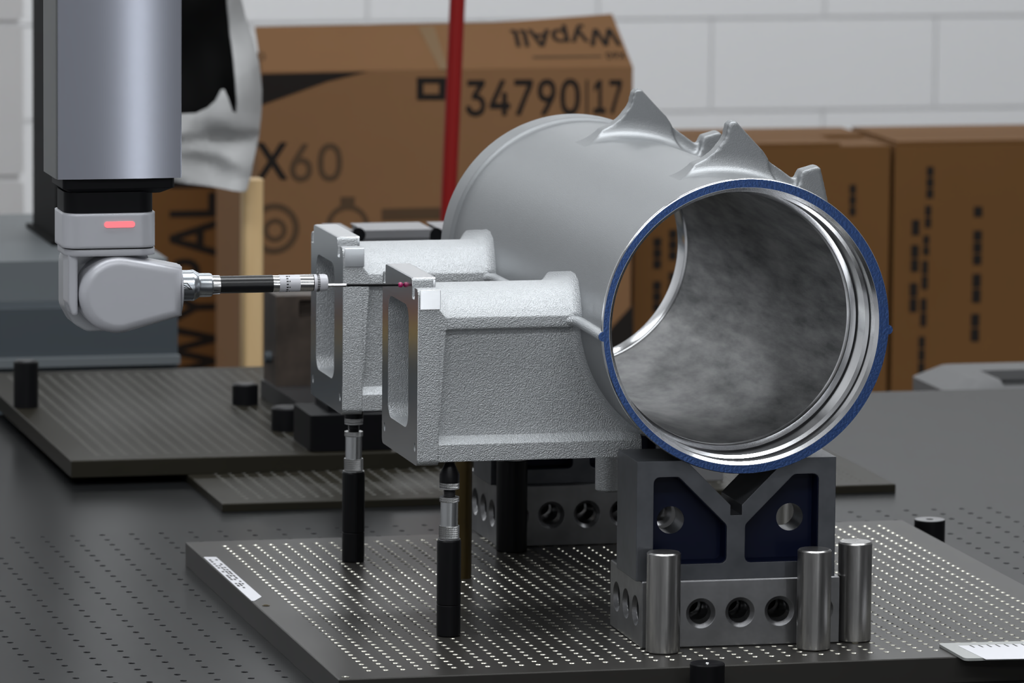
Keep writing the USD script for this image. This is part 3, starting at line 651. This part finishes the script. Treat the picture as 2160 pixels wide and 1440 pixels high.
part(hd, 'probe_ring', lathe_x([(0, -0.0846), (0.0068, -0.0846), (0.0072, -0.0840), (0.0072, -0.0788), (0, -0.0786)], 56, ax_), 'chrome', smooth=35)
part(hd, 'probe_tube', lathe_x([(0, -0.0787), (0.0065, -0.0787), (0.0065, -0.0385), (0, -0.0384)], 56, ax_), 'carbon', smooth=35)
part(hd, 'probe_ring', lathe_x([(0, -0.0385), (0.0063, -0.0385), (0.0063, -0.0338), (0, -0.0336)], 56, ax_), 'chrome', smooth=35)
sl = part(hd, 'probe_sleeve', lathe_x([(0, -0.0337), (0.0064, -0.0337), (0.0064, -0.0180), (0, -0.0180)], 56, ax_), 'white_plastic', smooth=35)
part(hd, 'probe_band', lathe_x([(0, -0.0180), (0.0064, -0.0180), (0.0064, -0.0079), (0, -0.0078)], 56, ax_), 'chrome', smooth=35)
part(hd, 'probe_seam', lathe_x([(0, -0.0079), (0.0061, -0.0079), (0.0061, -0.0072), (0, -0.0072)], 56, ax_), 'ink', smooth=35)
tipc = part(hd, 'probe_cap', lathe_x([(0, -0.0073), (0.0064, -0.0073), (0.0064, 0.0012), (0.0058, 0.0030), (0.0040, 0.0036), (0, 0.0037)], 56, ax_), 'white_plastic', smooth=35)
marks = []
for k in range(7):
    an = math.radians(-60 + 20 * k)
    for x0, x1 in ((-0.0287, -0.0272), (-0.0266, -0.0258)):
        if k % 2 == 0 or x0 < -0.027:
            marks.append(box(x0, -0.0004, 0.0061, x1, 0.0004, 0.0066).rotate((90 + math.degrees(an), 0, 0)).translate(ax_))
part(sl, 'sleeve_marking', Manifold.compose(marks), 'ink', kind='stuff')
marks = []
for k in range(16):
    an = math.radians(-90 + 12 * k)
    marks.append(box(-0.0050, -0.0003, 0.0061, -0.0030, 0.0003, 0.0066).rotate((90 + math.degrees(an), 0, 0)).translate(ax_))
part(tipc, 'cap_marking', Manifold.compose(marks), 'ink', kind='stuff')
sz0 = at(705, 601.5, 1, YP)[2]; sz1 = at(845, 600.5, 1, YP)[2]
def rod(xa, za, xb, zb, r):
    return Manifold.batch_hull([Manifold.sphere(r, 20).translate((xa, YP, za)), Manifold.sphere(r, 20).translate((xb, YP, zb))])
zz = lambda x: sz0 + (sz1 - sz0) * (x - 0.009) / (0.0595 - 0.009)
part(hd, 'stylus_holder', rod(0.0030, zz(0.0030), 0.0175, zz(0.0175), 0.00135), 'chrome', smooth=40)
part(hd, 'stylus', rod(0.0170, zz(0.0170), 0.0595, zz(0.0595), 0.0010), 'black', smooth=40)
part(hd, 'stylus_ball', Manifold.sphere(0.0021, 40).translate((0.0597, YP, zz(0.0597))), 'ruby', smooth=True, label='ruby red ball at the stylus tip')

# ================================================================== BACKGROUND THINGS ON THE TABLE
def pin_at(px, py, z, r, h, name, label, cat='post'):
    p = at(px, py, 2, z)
    t = thing(name, label, cat, tuple(p))
    part(t, 'rod', lathe_z([(0, 0), (r, 0), (r, h - 0.001), (r - 0.001, h), (0, h)], 40), 'black', local=True)
    part(t, 'cap', lathe_z([(0, h - 0.0002), (r - 0.0025, h - 0.0002), (r - 0.003, h + 0.0008), (0, h + 0.0008)], 32), 'steel_dark', local=True)
    return t
pin_at(55, 858, 0.003, 0.0117, 0.0440, 'black_post', 'black cylindrical post on the left corner of the thick rear plate')
# clamp bar with two knobs, rusty block
c0 = at(640, 845, 2, 0.020)
bar = thing('clamp_bar', 'dark clamp bar lying behind the far port flange', 'clamp', (c0[0], c0[1], 0.003))
q = [at(550, 800, 2, 0.020), at(640, 795, 2, 0.020), at(800, 880, 2, 0.020), at(690, 888, 2, 0.020)]
part(bar, 'bar', ex_z(cs([p[:2] for p in q][::-1]), 0.0035, 0.020), 'steel_dark')
part(bar, 'screw', lathe_z([(0, 0), (0.006, 0), (0.006, 0.009), (0, 0.009)], 24, at(573, 790, 2, 0.020)), 'fixture')
pin_at(517, 852, 0.003, 0.0125, 0.0195, 'clamp_cylinder', 'black clamp cylinder on the thick rear plate, left of the rusty block', 'clamp')
pin_at(606, 906, 0.003, 0.0150, 0.0210, 'clamp_cylinder', 'larger black clamp cylinder on the thick rear plate, just before the clamp bar', 'clamp')
q0, q1 = at(582, 800, 1, 1.335), at(700, 622, 1, 1.335)
rb = thing('rusty_block', 'upright rust-stained dark steel block behind the far port flange', 'block', (q0[0], 1.335, 0.003))
part(rb, 'block_body', box(q0[0], 1.335, 0.0035, q1[0] + 0.03, 1.395, q1[2]) - ex_y(box2(q0[0] + 0.022, q1[2] - 0.022, q1[0] + 0.04, q1[2] - 0.004, 0.002, 8), 1.33, 1.345), 'rust')
part(rb, 'side_stud', lathe_x([(0, q0[0] - 0.006), (0.006, q0[0] - 0.006), (0.006, q0[0]), (0, q0[0])], 20, (0, 1.36, 0.045)), 'machine')
# steel bridge with two bolt holes seen above the far port
g0, g1 = at(706, 512, 1, 1.10), at(945, 478, 1, 1.10)
br = thing('fixture_bridge', 'grey steel bridge plate with two dark bolt holes, seen above the far port', 'bridge', ((g0[0] + g1[0]) / 2, 1.10, 0.003))
zt = g1[2] - 0.002
bm = box(g0[0], 1.10, zt - 0.060, g1[0] + 0.05, 1.16, zt)
for px in (757, 921): bm = bm - ex_y(circ(at(px, 494, 1, 1.10)[0], at(px, 496, 1, 1.10)[2], 0.0065, 28), 1.09, 1.17)
bm = bm - ex_y(box2(g0[0] + 0.016, zt - 0.070, g1[0] - 0.012, zt - 0.0075, 0.004, 12), 1.095, 1.103)
part(br, 'bridge_plate', bm, 'fixture')
for px in (757, 921): part(br, 'bolt_hole', ex_y(circ(at(px, 494, 1, 1.10)[0], at(px, 496, 1, 1.10)[2], 0.0068, 28), 1.1015, 1.1035), 'black_matte')  # black discs put the shade inside the holes into colour
for x in (g0[0] + 0.02, g1[0] + 0.03): part(br, 'leg', box(x - 0.012, 1.12, 0.0035, x + 0.012, 1.145, zt - 0.060), 'steel_dark')
# pale block seen through the V, and plain black block behind the far port
s0 = at(1520, 1030, 1, 0.86)
blk = thing('gauge_block', 'small pale steel block seen through the notch of the front V-block', 'block', (s0[0], 0.90, ZT + 0.0072))
part(blk, 'block_body', ex_z(box2(s0[0] - 0.026, 0.90, s0[0] + 0.014, 0.935, 0.002, 8), ZT + 0.0073, 0.035), 'fixture')
d0, d1 = at(655, 945, 1, 1.03), at(830, 872, 1, 1.03)
fb = thing('black_fixture_block', 'black block on the thick rear plate, dark behind the far screw jack', 'block', (d0[0], 1.03, 0.003))
part(fb, 'block_body', ex_z(box2(d0[0], 1.03, d1[0], 1.11, 0.003, 8), 0.0035, d1[2]), 'black_matte')
part(fb, 'step', ex_z(box2(d0[0] + 0.02, 1.05, d1[0], 1.11, 0.003, 8), d1[2], d1[2] + 0.006), 'black_matte')
# ================================================================== BACKGROUND BEHIND THE TABLE
base = thing('machine_base', 'low blue-grey machine bed with a lighter top, at the left behind the table', 'machine', (0.0, 1.80, ZF))
part(base, 'bed', box(-0.60, 1.80, ZF, 0.1863, 2.30, 0.0400), 'machine')
part(base, 'bed_cover', box(-0.60, 1.86, 0.0401, 0.1863, 2.30, 0.0815), 'machine_light')
part(base, 'front_lip', box(-0.60, 1.785, -0.0185, 0.1863, 1.80, -0.0100), 'machine_light')
part(base, 'warning_sticker', box(-0.44, 1.797, 0.0200, -0.27, 1.7998, 0.0395), 'red')  # unseen red and yellow panels added for the coloured reflection in the near flange
part(base, 'warning_sticker', box(-0.44, 1.797, -0.004, -0.27, 1.7998, 0.0195), 'yellow')
colm = thing('machine_column', 'black machine column rising behind the silver quill', 'column', (0.13, 2.0, ZF))
part(colm, 'shaft', box(0.0930, 2.0, 0.0816, 0.1100, 2.16, 2.09), 'column')
part(colm, 'hook_arm', box(0.1055, 2.06, 0.545, 0.300, 2.08, 0.560) + box(0.288, 1.93, 0.545, 0.300, 2.08, 0.560), 'column', label='black hook arm holding the grey jacket')
part(colm, 'foot', box(0.087, 1.99, 0.0816, 0.116, 2.17, 0.086), 'column')
# red pole, wooden post
def leaning(name, label, cat, p0, p1, r, mat_, pname):
    t = thing(name, label, cat, tuple(p0))
    m = Manifold.batch_hull([Manifold.cylinder(0.002, r, r, 32).translate(tuple(p0)), Manifold.cylinder(0.002, r, r, 32).translate(tuple(p1))])
    part(t, pname, m, mat_)
    return t
pa, pb = at(965, 0, 1, 2.2), at(945, 460, 1, 2.2); dv = (pa - pb) / (pa[2] - pb[2])
rp = leaning('red_pole', 'round red pole leaning before the large cardboard box', 'pole', pb + dv * (ZF - pb[2]), pb + dv * (1.0 - pb[2]), 0.0086, 'red', 'shaft')
part(rp, 'foot_cap', Manifold.cylinder(0.03, 0.0105, 0.0105, 32).translate(tuple(pb + dv * (ZF - pb[2]))), 'black_matte')
wp = thing('wooden_post', 'pale wooden post standing beside the large cardboard box, below the grey jacket', 'post', (0.302, 2.0, ZF))
part(wp, 'shaft', ex_z(box2(0.2915, 1.985, 0.3130, 2.015, 0.006, 12), ZF, 0.148), 'wood')
# jacket hanging on the post: draped shell with an open dark front
def jacket():
    JY = 1.95
    t = thing('grey_jacket', 'grey cloth jacket with black inside hanging open behind the quill', 'jacket', (0.28, JY, 0.135))
    def poly(pts): return cs([at(x, y, 1, JY)[[0, 2]] for x, y in pts])
    body = poly([(300, -140), (300, 372), (345, 380), (385, 386), (440, 394), (520, 404), (529, 370), (536, 330), (543, 290), (547, 240), (548, 200), (543, 140), (531, 90), (514, 40), (503, -20), (498, -140), (488, -300), (440, -390), (380, -410), (330, -400), (300, -340)])
    hole = poly([(290, -150), (290, 236), (380, 241), (415, 240), (440, 228), (457, 212), (468, 190), (474, 188), (482, 205), (492, 236), (500, 238), (501, 215), (497, 170), (492, 130), (484, 80), (479, 20), (474, -150), (440, -320), (400, -345), (350, -345), (310, -310)])
    body = body.offset(-0.003).offset(0.003, m3.JoinType.Round, 2.0, 12)
    xr = at(545, 200, 1, JY)[0]; zb = at(450, 395, 1, JY)[2]
    def warp(v, deep=0.0):
        v = np.array(v); x, y, z = v[:, 0], v[:, 1], v[:, 2]
        u = np.clip((xr - x) / 0.035, 0, 1); y = y + 0.045 * (1 - np.sqrt(np.maximum(0, 1 - (1 - u) ** 2)))
        h = (z - zb)
        y = y + 0.006 * np.sin(x * 95 + z * 20) + 0.007 * np.sin(x * 40 - z * 55 + 1.0) + 0.006 * np.sin(z * 150 + x * 60) * np.exp(-((h - 0.035) / 0.03) ** 2)
        y = y + 0.012 * np.exp(-((h - 0.048) / 0.006) ** 2) + 0.02 * np.clip((z - zb - 0.07) / 0.1, 0, 1) + deep
        v[:, 0] += (y - v[:, 1] - deep) * 0.24; v[:, 1] = y; return v
    for nm, shape, mt, dp, lb in (('cloth', body - hole, 'cloth', 0.0, None), ('lining', hole.offset(0.012) ^ poly([(300, -140), (300, 372), (530, 372), (540, 200), (505, -140)]), 'cloth_black', 0.05, 'black inside of the open jacket')):
        m = tri(ex_y(shape, JY, JY + 0.006).refine_to_length(0.006))
        m = trimesh.Trimesh(warp(m.vertices, dp), m.faces, process=False)
        part(t, nm, m, mt, smooth=60, label=lb)
jacket()
# large cardboard box with raised flap
BY = 2.6
bx0, bx1, bz1 = 0.4260, 0.8757, 0.2090
big = thing('cardboard_box', 'largest cardboard box, printed 34790 and X60, its top flap raised', 'box', (0.651, BY, ZF))
bm = box(bx0, BY, -0.30, bx1, BY + 0.26, bz1) - box(bx0 + 0.004, BY + 0.004, -0.296, bx1 - 0.004, BY + 0.256, bz1 + 0.01)
part(big, 'carton', bm, 'card')
stand = box(bx0 + 0.01, BY + 0.01, ZF, bx1 - 0.01, BY + 0.25, -0.30)
# flap: hinged along the front top edge, leaning back
def flap_pt(px, py, lean=1.1):
    d = FW * F_PX + RT * (px - 1080) - UP * (py - 720)       # meet the leaning plane y = BY + lean * (z - bz1)
    n = np.array([0, 1, -lean]); o = np.array([0, BY, bz1])
    return CAM + d * (n @ (o - CAM) / (n @ d))
FP = [flap_pt(553, 151), flap_pt(1335, 141), flap_pt(1291, 29), flap_pt(1040, 47), flap_pt(538, 56)]
nrm = np.array([0, 1, -1.1]); nrm = nrm / np.linalg.norm(nrm)
def slab_poly(P_, th, off=0.0):
    P_ = np.array(P_) - nrm * off; k = len(P_)
    v = np.vstack([P_, P_ + nrm * th]); f = [(0, i, i + 1) for i in range(1, k - 1)] + [(k, k + i + 1, k + i) for i in range(1, k - 1)]
    for i in range(k):
        j = (i + 1) % k; f += [(j, i, k + i), (j, k + i, k + j)]
    return v, np.array(f)
fl = part(big, 'top_flap', slab_poly(FP, 0.004), 'card', smooth=False)
part(fl, 'tape_strip', slab_poly([flap_pt(928, 147), flap_pt(945, 147), flap_pt(915, 55), flap_pt(882, 56)], 0.0003, 0.0005), 'pole_shadow', smooth=False)  # painted strip standing for the red pole's shadow on the flap
# lettering on the flap (seen upside down)
ex_ = (FP[1] - FP[0]) / np.linalg.norm(FP[1] - FP[0]); ey_ = np.cross(nrm, ex_); ey_ = -ey_ if ey_[2] < 0 else ey_
def on_flap(t, px, py, flip):
    o = flap_pt(px, py) - nrm * 0.0004
    s = -1.0 if flip else 1.0
    T = np.eye(4); T[:3, 0] = ex_ * s; T[:3, 1] = ey_ * s; T[:3, 2] = -nrm; T[:3, 3] = o
    t = t.copy(); t.apply_transform(T); return t
part(fl, 'flap_lettering', on_flap(lettering('WypAll', 0.026, width=0.132), 1304, 62, True), 'print')
part(fl, 'flap_lettering', on_flap(lettering('X60', 0.010, width=0.024), 1318, 111, True), 'print')
part(fl, 'flap_print_line', slab_poly([flap_pt(1125, 124), flap_pt(1270, 121), flap_pt(1268, 117), flap_pt(1122, 119)], 0.0003, 0.0005), 'print_soft', smooth=False)
part(fl, 'flap_lettering', on_flap(lettering('C', 0.011), 560, 112, True), 'print_soft')
def on_box(text, px0, px1, py0, py1, mat_='print', bold=True):
    a, b = at(px0, py1, 1, BY), at(px1, py0, 1, BY)
    part(big, 'lettering', face_y(lettering(text, (b[2] - a[2]), 0.0005, bold, width=b[0] - a[0]), a[0], BY, a[2]), mat_)
on_box('34790', 978, 1224, 168, 243)
on_box('17', 1246, 1312, 170, 238)
on_box('X', 538, 606, 302, 378)
on_box('60', 602, 722, 304, 381, 'print_soft', True)
def px_poly(pts, mat_, name, y=BY, t=0.0006):
    c = cs([(at(x, yy, 1, y)[0], at(x, yy, 1, y)[2]) for x, yy in pts][::-1])
    if c.area() < 1e-9: c = cs([(at(x, yy, 1, y)[0], at(x, yy, 1, y)[2]) for x, yy in pts])
    return ex_y(c, y - t, y)
part(big, 'printed_wedge', px_poly([(551, 156), (775, 151), (690, 172), (551, 222)], 'print', ''), 'print')
part(big, 'printed_wedge', px_poly([(1336, 640), (1336, 800), (1230, 800), (1290, 690)], 'print', ''), 'print')
icon = px_poly([(879, 163), (950, 163), (950, 211), (879, 211)], '', '') - px_poly([(893, 176), (926, 176), (926, 198), (893, 198)], '', '', t=0.01)
part(big, 'printed_icon', icon, 'print')
part(big, 'printed_icon', px_poly([(1236, 168), (1240, 168), (1240, 242), (1236, 242)], '', ''), 'print')
def ring_px(px, py, r, w):
    c = at(px, py, 1, BY)
    return ex_y(circ(c[0], c[2], r, 40) - circ(c[0], c[2], r - w, 40), BY - 0.0005, BY)
part(big, 'printed_icon', ring_px(578, 482, 0.030, 0.0075) + ring_px(580, 485, 0.014, 0.006), 'print_soft')
part(big, 'printed_icon', ring_px(733, 478, 0.026, 0.006) + px_poly([(718, 415), (748, 415), (748, 436), (718, 436)], '', ''), 'print_soft')
part(big, 'printed_icon', px_poly([(805, 440), (940, 437), (940, 462), (805, 465)], '', ''), 'print_soft')
part(big, 'under_crate', stand, 'card_dark')
# box with large rotated lettering at the left
ly = 3.08
a0, a1 = at(330, 400, 1, ly), at(512, 400, 1, ly)
sb = thing('cardboard_box', 'shadowed cardboard box with tall sideways lettering, beside the wooden post', 'box', ((a0[0] + a1[0]) / 2, ly, ZF))
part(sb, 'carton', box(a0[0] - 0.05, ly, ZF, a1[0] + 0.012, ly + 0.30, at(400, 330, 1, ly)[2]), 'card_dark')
a = at(452, 760, 1, ly)
b = at(360, 395, 1, ly)
part(sb, 'lettering', face_y(lettering('WYPALL', a[0] - b[0], 0.0006, True, width=b[2] - a[2] + 0.05), a[0], ly, a[2] - 0.02, math.pi / 2), 'print')
# two boxes at the right
RY = 2.72
def right_box(x0, x1, label, words, depth, topz):
    t = thing('cardboard_box', label, 'box', ((x0 + x1) / 2, RY, ZF))
    m = box(x0, RY, ZF, x1, RY + depth, topz)
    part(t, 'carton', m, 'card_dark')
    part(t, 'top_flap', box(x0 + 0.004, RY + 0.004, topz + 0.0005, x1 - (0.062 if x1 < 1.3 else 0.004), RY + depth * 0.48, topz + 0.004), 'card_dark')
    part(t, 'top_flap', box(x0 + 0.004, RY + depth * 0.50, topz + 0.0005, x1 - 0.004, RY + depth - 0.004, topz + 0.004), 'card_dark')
    for px, y0, y1, w in words:
        p, q_ = at(px, y1, 1, RY), at(px, y0, 1, RY)
        n = max(1, int((y1 - y0) / 22)); hgt = (q_[2] - p[2]) / n
        for k in range(n):
            if n > 2 and k % 4 == 3: continue
            part(t, 'printed_word', ex_y(box2(p[0] - w / 2, p[2] + k * hgt + 0.001, p[0] + w / 2, p[2] + (k + 1) * hgt - 0.0008, 0.001, 6), RY - 0.0006, RY), 'print', smooth=False)
e0 = at(1338, 500, 1, RY)[0]; e1 = at(1880, 500, 1, RY)[0]
tz = at(1600, 311, 1, RY)[2]
right_box(e0, e1 - 0.003, 'brown cardboard box whose face shows in the tube mouth and right of the tube', [(1795, 365, 640, 0.008), (1418, 460, 640, 0.010), (1385, 500, 660, 0.010)], 0.20, tz)
right_box(e1 + 0.003, e1 + 0.62, 'brown cardboard box with three columns of sideways print, at the right edge', [(1961, 350, 420, 0.009), (1957, 432, 482, 0.008), (1953, 495, 540, 0.008), (1950, 548, 612, 0.008), (1947, 628, 690, 0.008), (1943, 708, 790, 0.008), (1931, 462, 498, 0.010), (1929, 515, 575, 0.010), (1926, 595, 660, 0.010), (2061, 434, 560, 0.011), (2059, 576, 640, 0.011), (2056, 660, 722, 0.011)], 0.20, tz)
# grey tray at the far right corner of the table
TY = 1.53
t0 = at(1936, 832, 1, TY); t1 = at(1985, 782, 1, TY)
tr = thing('grey_tray', 'grey rounded tray with a dark slot, beyond the far right corner of the table', 'tray', (t0[0] + 0.2, TY, ZF))
tm = Manifold.batch_hull([ex_z(box2(t0[0] + 0.03, TY - 0.03, t0[0] + 0.5, TY + 0.13, 0.02, 16), t0[2] - 0.08, t0[2] + 0.002), ex_z(box2(t0[0] + 0.055, TY, t0[0] + 0.49, TY + 0.12, 0.02, 16), t0[2] + 0.0130, t0[2] + 0.0135)])
sA = at(2098, 795, 2, t0[2] + 0.0135)
tm = tm - box(sA[0], sA[1] - 0.03, t0[2] + 0.002, sA[0] + 0.3, sA[1] + 0.05, t0[2] + 0.02)
part(tr, 'tray_body', tm, 'tray')
part(tr, 'slot_floor', box(sA[0], sA[1] - 0.03, t0[2] + 0.0022, sA[0] + 0.3, sA[1] + 0.05, t0[2] + 0.003), 'black_matte')
part(tr, 'stand', box(t0[0] + 0.06, TY + 0.0, ZF, t0[0] + 0.42, TY + 0.10, t0[2] - 0.08), 'machine')
